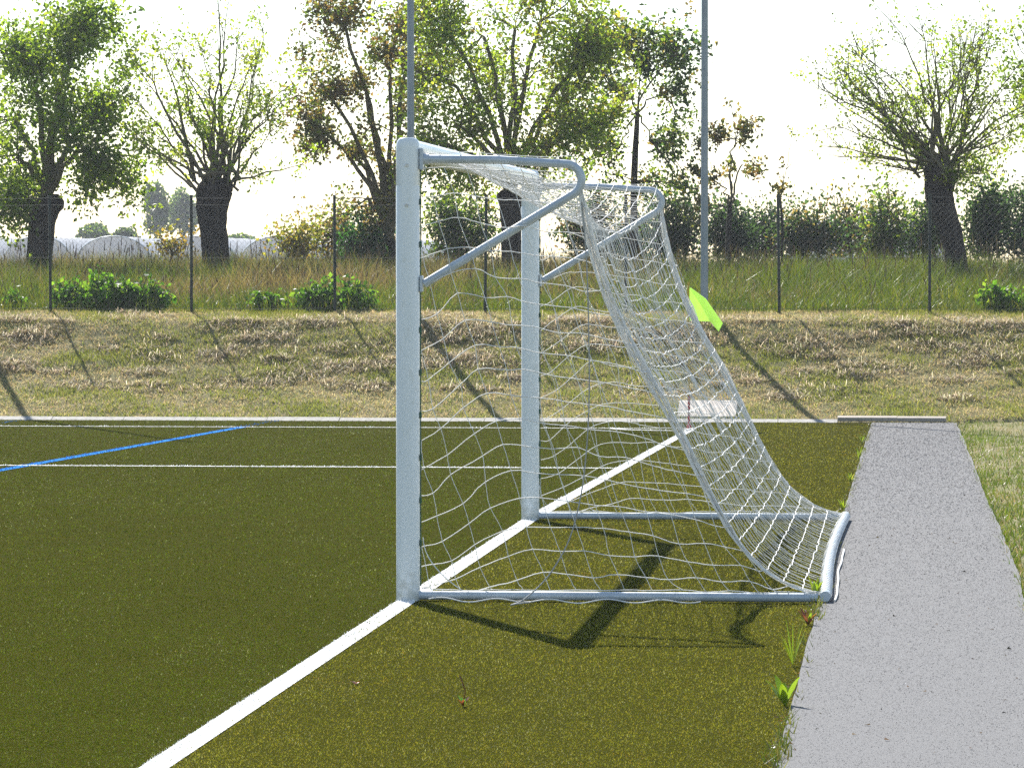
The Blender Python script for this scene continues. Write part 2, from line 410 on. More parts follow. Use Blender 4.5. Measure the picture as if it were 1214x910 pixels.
for gg, mm, cc, mat in ((g_goal, m_goal, wcol, 1), (g_touch, m_touch, wcol, 1), (g_box, m_box, wcol, 1), (g_arc, m_arc, wcol, 1), (g_blue, m_b1, bcol, 1), (g_blue2, m_b2, bcol, 1)):
    mm = mm & ~used; used |= mm
    q = P[mm] + np.array([0, 0, .003])
    # fade to worn green here and there
    cols = cc[None] * R.uniform(.6, 1.06, (len(q), 1)); wear = R.uniform(size=len(q)) < .05 + .22 * np.clip(fnoise(q[:, 0] * 3, q[:, 1] * .8, 88) - .58, 0, 1) * 3
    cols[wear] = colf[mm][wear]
    blades(gg, q, hh[mm], ww[mm] * 1.2, .5, np.clip(cols, 0, .9), mat)
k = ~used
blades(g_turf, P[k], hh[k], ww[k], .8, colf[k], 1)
tag(g_turf.obj("turf", [M_TURF, M_FIBRE]), "olive green artificial turf pitch with short fibres, some tinted pale as glints", "turf", kind="structure")
for gg, nm, lb, mt in ((g_goal, "goal_line", "thick white goal line running under both posts to the corner", M_LINE), (g_touch, "touchline", "thin white touchline along the far edge of the turf", M_LINE),
                   (g_box, "box_line", "thin white line crossing the turf in front of the far post", M_LINE), (g_arc, "corner_arc", "white quarter arc at the foot of the corner flag", M_LINE),
                   (g_blue, "blue_line", "long blue line crossing the left side of the turf", M_BLUE), (g_blue2, "blue_line", "short bit of blue line at the left end of the touchline", M_BLUE)):
    tag(gg.obj(nm, [mt, M_WHITEFIBRE]), lb, "pitch line", kind="structure")

g = G()
yy = np.concatenate([[-40], np.arange(-30, 33.5, .25)])
# path sheet with slightly uneven edges and a thin dropped edge on the right
nY = len(yy); zl = pitch_z(yy) + .008
xl = PX_L + .018 * (fnoise(yy * 1.3, yy * 0, 31) - .5); xr = PX_R + .05 * (fnoise(yy * .5, yy * 0, 32) - .5)
V = np.concatenate([np.column_stack([xl, yy, zl - .03]), np.column_stack([xl, yy, zl]), np.column_stack([xr, yy, zl]), np.column_stack([xr + .006, yy, zl - .09])])
i = np.arange(nY - 1)
F = np.concatenate([np.stack([i + a * nY, i + (a + 1) * nY, i + 1 + (a + 1) * nY, i + 1 + a * nY], -1) for a in range(3)])
g.add(V, F)
NGr = 150000
v = R.uniform(1 / 58.0, 1 / 13.5, NGr); dep = 1 / v; Yg = CY + dep * math.cos(YAW)
Xg = R.uniform(PX_L + .012, PX_R - .02, NGr); okk = Yg < 33.4
Xg, Yg, dep = Xg[okk], Yg[okk], dep[okk]; n = len(Xg)
P = np.column_stack([Xg, Yg, pitch_z(Yg) + .0075]); stain = (.86 + .24 * fnoise(Xg * 1.6, Yg * .9, 33, 4))[:, None]
edge = np.clip(1 - np.minimum(Xg - PX_L, PX_R - Xg) / (.03 + .10 * fnoise(Xg * 0, Yg * 1.3, 34)), 0, 1)[:, None] * (fnoise(Xg * 9, Yg * 3, 35)[:, None] > .42); sc = np.clip(dep / 20, .7, 2.4)
pc = pick(n, [(130, 129, 129), (138, 137, 137), (122, 121, 121), (149, 148, 148), (100, 99, 99)], .08)
pc = pc * stain * (1 - .42 * edge * np.array([.85, 1, 1.5])) * .80
blades(g, P, R.uniform(.003, .0065, n) * sc, R.uniform(.004, .009, n) * sc, 2.4, pc, 1)
nb = 110; Yb = 1 / R.uniform(1 / 55., 1 / 15., nb) + CY; Xb = R.uniform(PX_L + .03, PX_R - .03, nb); Pb = np.column_stack([Xb, Yb, pitch_z(Yb) + .012]); blades(g, Pb, R.uniform(.006, .016, nb), R.uniform(.012, .03, nb), 1.2, pick(nb, [(60, 52, 44), (84, 72, 58), (44, 42, 40), (110, 92, 70)], .2), 1)
tag(g.obj("path", [M_PATH, M_GRAIN]), "pale grey gritty path behind the goal", "path", kind="structure")

# concrete edging along the foot of the bank
g = G()
xx = np.arange(-52, 2.0, 1.0)
for q, x0 in enumerate(xx):
    x1 = min(x0 + .992, 1.80); dz = R.uniform(-.004, .004); z0 = pitch_z(33.45) - .018
    V = [(x0, 33.42, z0 - .05), (x1, 33.42, z0 - .05), (x0, 33.42, z0 + .012 + dz), (x1, 33.42, z0 + .012 + dz), (x0, 33.57, z0 + .058 + dz), (x1, 33.57, z0 + .058 + dz), (x0, 33.64, z0 + .058 + dz), (x1, 33.64, z0 + .058 + dz), (x0, 33.64, z0 - .05), (x1, 33.64, z0 - .05)]
    g.add(V, [[0, 1, 3, 2], [2, 3, 5, 4], [4, 5, 7, 6], [6, 7, 9, 8]])
    g.add(V, [[0, 2, 8], [2, 4, 8], [4, 6, 8]]); g.add(V, [[1, 9, 3], [3, 9, 5], [5, 9, 7]])
tag(g.obj("kerb", M_CONC), "pale concrete kerb along the foot of the grass bank", "kerb", kind="structure")

# ------------------------------------------------------------------ grass on the bank and in the meadow
def field(n, y0, y1, margin=1.1):
    """points spread over the ground between two depths, within the width the photo could see"""
    Y = R.uniform(y0, y1, n); d = (Y - CY) / math.cos(YAW)
    X = CX - (Y - CY) * math.tan(YAW) + R.uniform(-1, 1, n) * (Y - CY) * (607 / F_PX) * margin
    return X, Y
g = G()
X, Y = field(210000, 33.62, 38.3); kk = Y > 33.62
n = len(X); Z = gz(X, Y)
nn = fnoise(X * 1.1, Y * 1.5, 41); dry = np.clip((nn - .45) * 2.4 + .50, 0, 1)
dry = np.clip(dry + .25 * np.exp(-((Y - 37.2) / .9) ** 2), 0, 1)
isdry = R.uniform(size=n) < dry * .85 + .08
cs = pick(n, [(202, 182, 132), (184, 163, 116), (214, 198, 154), (164, 143, 102)], .2)
cg = pick(n, [(142, 148, 56), (126, 134, 48), (158, 158, 70), (112, 120, 44)], .2)
col = np.where(isdry[:, None], cs, cg)
blades(g, np.column_stack([X, Y, Z - .005]), np.where(isdry, R.uniform(.03, .07, n), R.uniform(.04, .09, n)), R.uniform(.006, .013, n), np.where(isdry, 1.4, .6)[:, None], col, 0)
# hay heaps left by the mower, in rough rows along the bank
hc = []
for row, (yr, cnt) in enumerate(((37.0, 60), (36.2, 46), (35.75, 46), (34.9, 14))):
    for q in range(cnt):
        x = R.uniform(-13, 7); hc.append((x, yr + R.normal() * .34, R.uniform(.12, .50), R.uniform(.012, .04)))
for (x, y, rad, hgt) in hc:
    m = int(720 * rad); a = R.uniform(0, 2 * math.pi, m); r_ = rad * np.sqrt(R.uniform(0, 1, m))
    px = x + r_ * np.cos(a) * 1.6; py = y + r_ * np.sin(a) * .7
    pz = gz(px, py) + hgt * (1 - (r_ / rad) ** 2) * R.uniform(.5, 1, m)
    D = R.normal(size=(m, 3)) * np.array([1, .7, .35]); D /= np.linalg.norm(D, axis=1)[:, None]; L = R.uniform(.07, .22, (m, 1))
    S = np.cross(D, np.array([0, 0, 1.])); S /= np.linalg.norm(S, axis=1)[:, None]; S *= .0045
    Pp = np.column_stack([px, py, pz]); V = np.stack([Pp - D * L / 2 - S, Pp - D * L / 2 + S, Pp + D * L / 2 + S, Pp + D * L / 2 - S], 1).reshape(-1, 3)
    g.add(V, np.arange(4 * m).reshape(-1, 4), np.repeat(pick(m, [(208, 194, 170), (190, 174, 150), (218, 206, 186), (168, 152, 132)], .15), 4, 0), 0)
tag(g.obj("mown_grass", M_STRAW), "mown half dry grass and hay lying on the bank", "grass", kind="stuff")

# grass right of the path
g = G()
Y = 1 / R.uniform(1 / 57., 1 / 17., 90000) + CY; X = PX_R - .03 * R.uniform(size=len(Y)) + 3.1 * R.uniform(size=len(Y)) ** 1.25; kk = (Y < 33.7) & (X < CX - (Y - CY) * math.tan(YAW) + (Y - CY) * .14)
X, Y = X[kk], Y[kk]; n = len(X); nn = fnoise(X * 2.2, Y * .8, 51); keep = R.uniform(size=n) < .25 + 1.1 * nn; X, Y, nn = X[keep], Y[keep], nn[keep]; n = len(X)
isdry = R.uniform(size=n) < np.clip(1.0 - 1.4 * nn, .08, .7)
col = np.where(isdry[:, None], pick(n, [(138, 122, 88), (116, 100, 72), (154, 138, 104)], .2), pick(n, [(92, 108, 30), (76, 94, 28), (110, 120, 44)], .2))
blades(g, np.column_stack([X, Y, np.maximum(gz(X, Y), np.where(X < PX_R + .02, pitch_z(Y) - .02, -9)) - .004]), R.uniform(.025, .085, n), R.uniform(.006, .013, n), np.where(isdry, 1.2, .5)[:, None], col, 0)
tag(g.obj("verge_grass", M_GRASS), "patchy short grass beside the right edge of the path", "grass", kind="stuff")

# bits of grass and dead leaves caught along the joint of turf and path
g = G(); Y = 1 / R.uniform(1 / 57., 1 / 14.5, 5200) + CY; kk = (Y < 33.3) & (R.uniform(size=len(Y)) < np.clip((fnoise(Y * 1.1, Y * 0, 71) - .38) * 3.2, .04, 1)); Y = Y[kk]; n = len(Y)
X = PX_L + R.normal(size=n) * .022; gr = R.uniform(size=n) < .6
blades(g, np.column_stack([X, Y, pitch_z(Y) + .004]), np.where(gr, R.uniform(.02, .075, n), R.uniform(.008, .02, n)), np.where(gr, R.uniform(.004, .009, n), R.uniform(.012, .03, n)), np.where(gr, .6, 2.0)[:, None], np.where(gr[:, None], pick(n, [(92, 100, 34), (78, 90, 30), (116, 112, 50)], .2), pick(n, [(96, 72, 50), (120, 92, 60), (78, 66, 48)], .2)), 0)
tag(g.obj("edge_grass", M_GRASS), "short grass and dead leaves caught along the joint of turf and path", "grass", kind="stuff")

# tall meadow grass behind the fence
g = G()
X, Y = field(190000, 38.05, 60, 1.12)
n = len(X); ng = fnoise(X * .55, Y * .35, 61); h0 = .24 + .34 * np.clip((Y - 39) / 6, 0, 1)
front = np.exp(-((Y - 38.4) / .8) ** 2)
ht = h0 * R.uniform(.55, 1.2, n) * (.75 + .5 * fnoise(X * 1.5, Y * .8, 62))
green = R.uniform(size=n) < np.clip(.66 + .5 * front + 2.2 * (ng - .5) + .32 * (X > -1) - .28 * np.clip((Y - 43) / 5, 0, 1) * (X < .5), .08, .98)
tuft = fnoise(X * 3.1, Y * 1.3, 63, 2); ht = ht * (.6 + .8 * tuft)
cg = pick(n, [(88, 104, 22), (74, 92, 20), (106, 116, 32), (60, 78, 20), (118, 116, 40)], .2)
cb = pick(n, [(128, 110, 72), (108, 92, 64), (96, 78, 60), (146, 130, 90)], .2)
blades(g, np.column_stack([X, Y, gz(X, Y) - .02]), ht, R.uniform(.006, .013, n), np.full((n, 1), .42), np.where(green[:, None], cg, cb) * (.75 + .5 * tuft[:, None]), 0, seg=2)
X, Y = field(1700, 38.1, 58, 1.1); kk = fnoise(X * .8, Y * .4, 64) > .42; X, Y = X[kk], Y[kk]; n = len(X); h = R.uniform(.30, .72, n) * np.clip(.6 + (Y - 38.5) / 10, .6, 1.1); A = np.column_stack([X, Y, gz(X, Y)]); Bq = A + np.column_stack([R.normal(size=n) * .09, R.normal(size=n) * .09, h]); sc_ = pick(n, [(128, 106, 70), (104, 84, 62), (92, 70, 58), (150, 136, 90)], .2)
segs(g, A, Bq, .0035, 3, sc_, 0, .002); segs(g, Bq, Bq + (Bq - A) * R.uniform(.12, .3, (n, 1)), .009, 4, sc_, 0, .003)
tag(g.obj("meadow_grass", M_GRASS), "tall rough meadow grass behind the wire fence", "grass", kind="stuff")

# ------------------------------------------------------------------ the goal
GW, PH = 7.44, 2.55
goal = empty("football_goal", (0, 0, 0), "white full size football goal with grey tube frame and hanging white net", "football goal")
def oval(cx, cy, rx, ry, z, n=32, p=2.6):
    th = np.arange(n) * 2 * math.pi / n; c, s = np.cos(th), np.sin(th)
    return np.column_stack([cx + rx * np.sign(c) * np.abs(c) ** (2 / p), cy + ry * np.sign(s) * np.abs(s) ** (2 / p), np.full(n, z)])
def loft(g, rings, mat=0, cap=True, smooth=True):
    n = len(rings[0]); V = np.concatenate(rings); m = len(rings)
    i = np.arange(m - 1)[:, None] * n; j = np.arange(n)[None]; k = (j + 1) % n
    g.add(V, np.stack([i + j, i + k, i + n + k, i + n + j], -1).reshape(-1, 4), None, mat, smooth)
    if cap:
        g.add(np.vstack([rings[-1], rings[-1].mean(0)]), [[q, (q + 1) % n, n] for q in range(n)], None, mat, False)
        g.add(np.vstack([rings[0], rings[0].mean(0)]), [[(q + 1) % n, q, n] for q in range(n)], None, mat, False)
def near_at(px, py, Y=0.0): return at(px, py, Y)
RX, RY = .0655, .05
for Yp in (0.0, GW):
    g = G()
    cap = [(0, 1), (2.285, 1), (2.287, .985), (2.291, .985), (2.293, 1), (2.50, 1), (2.522, .96), (2.54, .84), (2.55, .68), (2.552, .5)]
    loft(g, [oval(0, Yp, RX * s, RY * (1 if z < 2.5 else .5 + .5 * s), z) for z, s in cap])
    p = child1(g, "post", M_POST, goal)
    for zz in (2.40, 2.18):
        gs = G(); tube(gs, [(0.0, Yp - RY - .001, zz), (0.0, Yp - RY - .006, zz)], .009, 10)
        child2(gs, "screw", M_SCREW, p)
    for q in range(9):
        zc = .32 + q * .235
        gc = G(); box(gc, (RX + .006, Yp - .012, zc), (.012, .014, .036), bev=.003); child2(gc, "net_clip", M_PLAST, p)
    gc = G(); tube(gc, [(RX + .004, Yp + .006, z) for z in np.linspace(.08, 2.42, 12)], .0035, 5)
    child2(gc, "clip_rail", M_PLAST, p)
g = G()
n = 32; th = np.arange(n) * 2 * math.pi / n
def ovx(Y):
    c, s = np.cos(th), np.sin(th)
    return np.column_stack([RX * .93 * np.sign(c) * np.abs(c) ** .77, np.full(n, Y), 2.488 + .058 * np.sign(s) * np.abs(s) ** .77])
loft(g, [ovx(Y) for Y in (RY * .9, 2, 4, 6, GW - RY * .9)])
child1(g, "crossbar", M_POST, goal)

# net stanchions: one tube bent back on itself, from under the bar to the post
def bracket(Yp):
    g = G()
    top = [(RX + .03, Yp, 2.435), (.5, Yp, 2.43), (.80, Yp, 2.41)]
    c = np.array([.872, Yp, 2.318]); arc = [(c[0] + .088 * math.sin(a), Yp, c[2] + .088 * math.cos(a)) for a in np.linspace(0.0, math.radians(152), 14)]
    e = np.array(arc[-1]); bot = [e + (np.array([RX + .025, Yp, 1.748]) - e) * t for t in np.linspace(.04, 1, 8)]
    tube(g, top + arc + bot, .024, 14)
    br = child1(g, "net_bracket", M_GALV, goal)
    gf = G(); box(gf, (RX + .012, Yp, 2.435), (.02, .07, .12), bev=.004); child2(gf, "mounting_plate", M_GALV, br)
    gf = G(); tube(gf, [(RX + .0, Yp, 2.435), (RX + .05, Yp, 2.435)], .030, 12); child2(gf, "collar", M_GALV, br)
    gf = G(); box(gf, (RX + .010, Yp, 1.748), (.016, .06, .09), bev=.004); child2(gf, "mounting_plate", M_GALV, br)
    gf = G(); tube(gf, [(.83, Yp, 2.4085), (.836, Yp, 2.408)], .0265, 14)
    child2(gf, "collar", M_GALV, br)
bracket(0.0); bracket(GW)
# ground frame
for Yp in (0.0, GW):
    g = G(); tube(g, [(RX - .01, Yp, .030), (1.1, Yp, .032), (2.26, Yp, .032)], .025, 14)
    child1(g, "side_bar", M_GALV, goal)
g = G()
tube(g, [(2.30 - .035 * math.sin(math.pi * t), -.03 + (GW + .06) * t, .042) for t in np.linspace(0, 1, 16)], .030, 14)
back = child1(g, "back_bar", M_GALV, goal)
g = G()      # lacing cord wound round the back bar
tt = np.linspace(0, 1, 900); xc = 2.30 - .035 * np.sin(math.pi * tt); ph = tt * 2 * math.pi * 56
tube(g, np.column_stack([xc + .034 * np.cos(ph), .05 + (GW - .1) * tt, .044 + .034 * np.sin(ph)]), .003, 4)
child2(g, "lacing", M_NET, back)

# the net -------------------------------------------------------------
prof = np.array([(.95, 2.32), (.985, 2.12), (1.06, 1.83), (1.195, 1.50), (1.47, 1.03), (1.69, .57), (1.84, .29), (1.99, .135), (2.13, .075), (2.28, .045)])
def resample(P, n):
    P = np.asarray(P, float); s = np.concatenate([[0], np.cumsum(np.linalg.norm(np.diff(P, axis=0), axis=1))])
    t = np.linspace(0, s[-1], n); return np.column_stack([np.interp(t, s, P[:, k]) for k in range(P.shape[1])])
pf = resample(prof, 25)
def smooth(P, k=3):
    P = P.copy()
    for _ in range(k): P[1:-1] = .25 * P[:-2] + .5 * P[1:-1] + .25 * P[2:]
    return P
pf = smooth(pf)
rf = np.column_stack([np.linspace(.075, .93, 9), np.linspace(2.475, 2.44, 9)])[:-1]
full = np.vstack([rf, [(.925, 2.435)], pf[1:]])            # crossbar -> bracket end -> ground bar
NR, NCOL = len(full), 62
Yc = np.linspace(0, GW, NCOL)
# crossbar, brackets and ground bar hold the edges; between the two brackets the roof hangs in a long sag
RI = len(rf)
midp = full.copy(); bm = np.array([.875, 2.06])
tr = np.linspace(0, 1, RI + 1)[:, None]; midp[:RI + 1] = full[0] * (1 - tr) + bm * tr; midp[:RI + 1, 1] -= .06 * np.sin(np.pi * tr[:, 0])
sb = np.concatenate([[0], np.cumsum(np.linalg.norm(np.diff(full[RI:], axis=0), axis=1))]); sb = (sb / sb[-1])[:, None]
chord = bm * (1 - sb) + full[-1] * sb
midp[RI:] = .18 * chord + .82 * (full[RI:] + (bm - full[RI]) * (1 - sb) ** 2)
tY = Yc / GW; wY = (4 * tY * (1 - tY)) ** .75
Pn = np.zeros((NR, NCOL, 3))
Pn[:, :, 0] = full[:, :1] + (midp - full)[:, :1] * wY[None]; Pn[:, :, 2] = full[:, 1:] + (midp - full)[:, 1:] * wY[None]
Pn[:, :, 1] = Yc[None] + .03 * np.sin(np.arange(NR) * .5)[:, None] * wY[None]
bul = (fnoise(np.arange(NCOL)[None] * .22 + 0 * Pn[:, :, 0], np.arange(NR)[:, None] * .3 + 0 * Pn[:, :, 0], 77) - .5) * wY[None] * np.sin(np.pi * np.arange(NR) / (NR - 1))[:, None]
Pn[:, :, 0] += .07 * bul; Pn[:, :, 2] += .05 * bul
netobj_g = G(); rn = .0028
def net_lines(P, jit, g, r1, r2, dead=None):
    """P rows x cols x 3: cords along rows and columns, kinked a little at the knots"""
    P = P + R.normal(size=P.shape) * jit
    for ax, r in ((1, r1), (0, r2)):
        Q = np.swapaxes(P, 0, 1) if ax == 1 else P; E0 = np.concatenate([2 * Q[:1] - Q[1:2], Q, 2 * Q[-1:] - Q[-2:-1]])
        A, B = Q[:-1], Q[1:]; m0 = (E0[2:-1] - E0[:-3]) / 2; m1 = (E0[3:] - E0[1:-2]) / 2
        seq = [(2*t_**3 - 3*t_**2 + 1) * A + (t_**3 - 2*t_**2 + t_) * m0 + (3*t_**2 - 2*t_**3) * B + (t_**3 - t_**2) * m1 for t_ in (0, .34, .67, 1)]
        seq[1] = seq[1] + R.normal(size=A.shape) * jit * .4; seq[2] = seq[2] + R.normal(size=A.shape) * jit * .4
        if dead is not None:
            dq = dead.T if ax == 1 else dead; kd = ~(dq[:-1] & dq[1:]); seq = [q_[kd] for q_ in seq]
        for q_ in range(3): segs(g, seq[q_], seq[q_ + 1], r)
    return P
Pn = net_lines(Pn, .0032, netobj_g, .0029, .0016)
net = child1(netobj_g, "net", M_NET, goal); net["label"] = "white cord back and roof of the net, sagging between the two brackets"
# side panels
def side_panel(Yp, seed, out):
    rs = np.random.RandomState(seed); nv = 18; jl = np.arange(-6, 13); nu = len(jl)
    edge = resample(pf, nv); zpost = np.linspace(2.40, .03, nv)
    v = np.linspace(0, 1, nv)[:, None]; j = jl[None]
    E = edge[:, 0][:, None]; s0 = .128 + .022 * v
    raw = j * s0 + .30 * (2.40 - zpost[:, None]) + .02
    soft = .05 + .03 * v
    x = E - soft * np.log1p(np.exp(np.clip((E - raw) / soft, -30, 30)))
    x = np.where(raw < .25 * E, np.minimum(x, raw), x); x[:, -1] = E[:, 0]; dead = x < -.05
    x = np.clip(x, 0, None); u = np.clip(x / E, 0, 1)
    X = RX + .01 + x * (E - RX - .01) / E
    Z = zpost[:, None] * (1 - u) + edge[:, 1][:, None] * u
    arch = .10 * np.sin(np.pi * u) * np.sin(np.pi * v) * v
    slack = (.04 + .42 * v) * np.sin(np.pi * np.clip(v * .92 + .06, 0, 1)) ** .6
    w0 = .16 + .22 * v
    t = np.clip(u / w0, 0, 1); Z = Z + arch - slack * (1 - (t * t * (3 - 2 * t)))
    Z = np.maximum(Z, .03 + .012 * rs.uniform(size=Z.shape))
    Yv = Yp + out * .05 * np.sin(np.pi * u) * np.sin(np.pi * v) + rs.normal(size=Z.shape) * .012 * (u > .02)
    Yv[:, -1] = Yp
    P = np.stack([X, Yv, Z], -1); P[:, 1:-1, [0, 2]] += rs.normal(size=(nv, nu - 2, 2)) * np.array([.008, .008]) * (x[:, 1:-1, None] > .02)
    P[-1, :, 2] = .062 + rs.uniform(-.006, .008, nu); P[-1, :, 1] = Yp - .02
    return P, x <= 0.001
for Yp, sd_ in ((0.0, 11), (GW, 12)):
    g = G(); SP, dead = side_panel(Yp, sd_, -1 if Yp == 0 else 1); net_lines(SP, .003, g, .0026, .0018, dead)
    child2(g, "net_side", M_NET, net)
# edge rope and the loose grey rope at the near end
for Yp in (0.0, GW):
    g = G()
    for q in range(15):
        e = np.column_stack([pf[:, 0], np.full(len(pf), Yp + .002), pf[:, 1]]); w_ = np.sin(np.pi * np.linspace(0, 1, len(e)) ** .6)[:, None]
        e += w_ * (np.array([R.uniform(-.05, .006), R.uniform(0, .08) if Yp == 0 else R.uniform(-.08, 0), R.uniform(-.012, .012)]) + R.normal(size=e.shape) * .003)
        tube(g, e, .0062 if q == 0 else .0028, 6 if q == 0 else 4)
    child2(g, "edge_rope", M_NET, net)
g = G()
rp = [at(690, 240, 0), at(695, 300, -.02), at(697, 345, -.03), at(699, 440, -.05), at(698, 500, -.06), at(692, 575, -.07), at(677, 640, -.09), at(650, 685, -.12)]
rp += [np.array([.66, -.25, .02]), np.array([.60, -.45, .012]), np.array([.64, -.40, .02]), np.array([.72, -.2, .012]), np.array([.62, -.12, .012])]
rp = np.array(rp); t = np.linspace(0, len(rp) - 1, 70); q = np.arange(len(rp))
rpp = smooth(np.column_stack([np.interp(t, q, rp[:, k]) for k in range(3)]), 6)
tube(g, rpp, .0042, 6)
child2(g, "loose_rope", M_ROPE, net)
g = G()
t = np.linspace(0, 1, 60)
tube(g, np.column_stack([.12 + t * 1.5, -.05 - .05 * np.sin(t * 9) ** 2 - .06 * np.sin(np.pi * t), .014 + .01 * np.sin(t * 31)]), .004, 5)
tube(g, np.column_stack([2.352 - .02 * t + .006 * np.sin(t * 9) + .0025 * np.sin(t * 21), .02 + t * 4.2, .016 + .003 * np.sin(t * 23)]), .006, 6)
tube(g, np.column_stack([.085 + .22 * t ** 1.6, -.01 - .03 * t, .35 - .29 * t ** .8]), .003, 5)
child2(g, "loose_rope", M_NET, net)

# ------------------------------------------------------------------ corner flag, plank, slab
fx, fy = -.045, 30.33; fz = float(pitch_z(fy))
fl = empty("corner_flag", (fx, fy, fz), "corner flag with neon green pennant on a thin yellow and red pole", "corner flag")
g = G(); tube(g, [(fx, fy, fz + .42), (fx - .004, fy, fz + 1.2), (fx - .008, fy, fz + 1.88)], .014, 10); child1(g, "pole", M_YEL, fl)
g = G(); tube(g, [(fx, fy, fz - .02), (fx, fy, fz + .42)], .016, 10); tube(g, [(fx, fy, fz), (fx, fy, fz + .05)], .03, 10); child1(g, "pole_base", M_RED, fl)
g = G()
fa = [at(815, 338, fy), at(816, 380, fy), at(829, 381, fy - .03), at(842, 381, fy - .05), at(834, 366, fy - .05), at(824, 350, fy - .02)]
V = np.array(fa); pan = lin((214, 236, 160))
def sub(quad, n=7, amp=.012, fold=None):
    a, b, c, d = quad; out = []
    for i in range(n):
        for j in range(n):
            u, w = i / (n - 1), j / (n - 1); p = (a * (1 - u) + d * u) * (1 - w) + (b * (1 - u) + c * u) * w
            out.append(p + np.array([0, amp * math.sin(5 * u + 3 * w) * u, 0]))
    return np.array(out), np.array([[i * n + j, i * n + j + 1, (i + 1) * n + j + 1, (i + 1) * n + j] for i in range(n - 1) for j in range(n - 1)])
hem = at(823, 348, fy - .02)
for off in (0, .003):
    o3 = np.array([0, off, 0])
    Vq, Fq = sub((fa[0] + o3, fa[1] + o3, fa[3] + o3, hem + o3)); g.add(Vq, Fq if off == 0 else Fq[:, ::-1], pan, 0, True)
    Vq, Fq = sub((fa[0] + o3, hem + o3, fa[3] + o3, at(837, 354, fy - .22) + o3), amp=.004); g.add(Vq, Fq if off == 0 else Fq[:, ::-1], pan, 0, True)
    Vq, Fq = sub((at(837, 354, fy - .22) + o3, fa[3] + o3, at(852, 393, fy - .16) + o3, at(857, 383, fy - .26) + o3), amp=.004); g.add(Vq, Fq if off == 0 else Fq[:, ::-1], pan, 0, True)
child1(g, "pennant", M_FLAG, fl)

g = G(); p0, p1 = at(993, 497, 33.30), at(1122, 498, 33.30)
c = (p0 + p1) / 2; zt = float(pitch_z(33.3))
box(g, (c[0] - .33, 33.30, zt + .060), (.80, .16, .05), .01, bev=.004, tilt=.13); box(g, (c[0] + .40, 33.295, zt + .057), (.655, .16, .05), -.012, bev=.004, tilt=.12)
tag(g.obj("plank", M_WOOD, loc=(c[0], 33.3, zt)), "weathered wooden plank lying across the far end of the path", "plank")
g = G(); box(g, (.02, 33.98, -.085), (.80, .58, .04), 0.0, bev=.006, tilt=.36)
o = g.obj("paving_slab", simple("pale_board", (.62, .56, .49), (.50, .44, .37), 6, rough=.85, spec=.1, bump=.2), loc=(.02, 33.98, -.085)); tag(o, "pale flat slab lying on the bank behind the corner flag", "slab")

# ------------------------------------------------------------------ poles and fence
for k, (px, lb) in enumerate(((487, "tall grey metal pole rising behind the near goalpost"), (835, "tall grey metal pole right of the goal, behind the corner flag"), (-35, "tall grey metal pole just left of the view, throwing the leftmost shadow on the bank"))):
    p = at(px, 362, 37.7); zb = float(gz(p[0], 37.7)); g = G()
    tube(g, [(p[0], 37.7, zb - .1), (p[0], 37.7, zb + 3), (p[0], 37.7, zb + 6), (p[0], 37.7, zb + 11)], [.056, .052, .048, .036], 14)
    box(g, (p[0], 37.7, zb + .03), (.22, .22, .06), bev=.01)
    tube(g, [(p[0], 37.7, zb + 2.0), (p[0], 37.7, zb + 2.03)], .058, 14)
    tag(g.obj("metal_pole", M_POLE, loc=(p[0], 37.7, zb)), lb, "pole", "tall metal poles along the top of the bank")

FY = 38.0
fence = empty("wire_fence", (-3.5, FY, 1.2), "green chain link fence on thin dark posts along the top of the bank", "fence")
pxs = [-108, 60, 227, 397, 575, 742, 924, 1102, 1275]; posts = []
for px in pxs:
    p = at(px, 369, FY); zb = float(gz(p[0], FY)); posts.append((p[0], zb)); g = G(); lean = R.normal() * .012
    tube(g, [(p[0], FY, zb - .1), (p[0] + lean, FY, zb + 1.72)], .022, 8)
    tube(g, [(p[0] + lean, FY, zb + 1.72), (p[0] + lean, FY, zb + 1.735)], .026, 8)
    child1(g, "fence_post", M_FENCE, fence)
g = G(); xa, xb = posts[0][0], posts[-1][0]; zb = 1.21; Hm = 1.58; s = .085
nmax = int((xb - xa + Hm) / s)
Aa, Bb = [], []
for q in range(nmax):
    x0 = xa - Hm + q * s
    a0, a1 = max(0, xa - x0), min(Hm, xb - x0)
    if a1 > a0:
        Aa.append((x0 + a0, FY - .024, zb + a0)); Bb.append((x0 + a1, FY - .024, zb + a1))
        Aa.append((x0 + Hm - a0 if x0 + Hm - a0 <= xb else xb, FY - .027, zb + (a0 if x0 + Hm - a0 <= xb else x0 + Hm - xb))); Bb.append((x0 + Hm - a1, FY - .027, zb + a1))
segs(g, Aa, Bb, .0013, 3); child1(g, "chain_link", M_WIRE, fence)
for zz in (.05, .8, 1.58, 1.68):
    g = G(); xs_ = np.linspace(xa, xb, 60); tube(g, np.column_stack([xs_, np.full(60, FY - .031), zb + zz - .012 * np.abs(np.sin((xs_ - xa) / 2.12 * math.pi))]), .0024, 4, caps=False)
    child1(g, "straining_wire", M_WIRE, fence)

# ------------------------------------------------------------------ trees and shrubs
def bez(A, Bc, D, n):
    t = np.linspace(0, 1, n)[:, None]; return (1 - t) ** 2 * A + 2 * t * (1 - t) * Bc + t * t * D

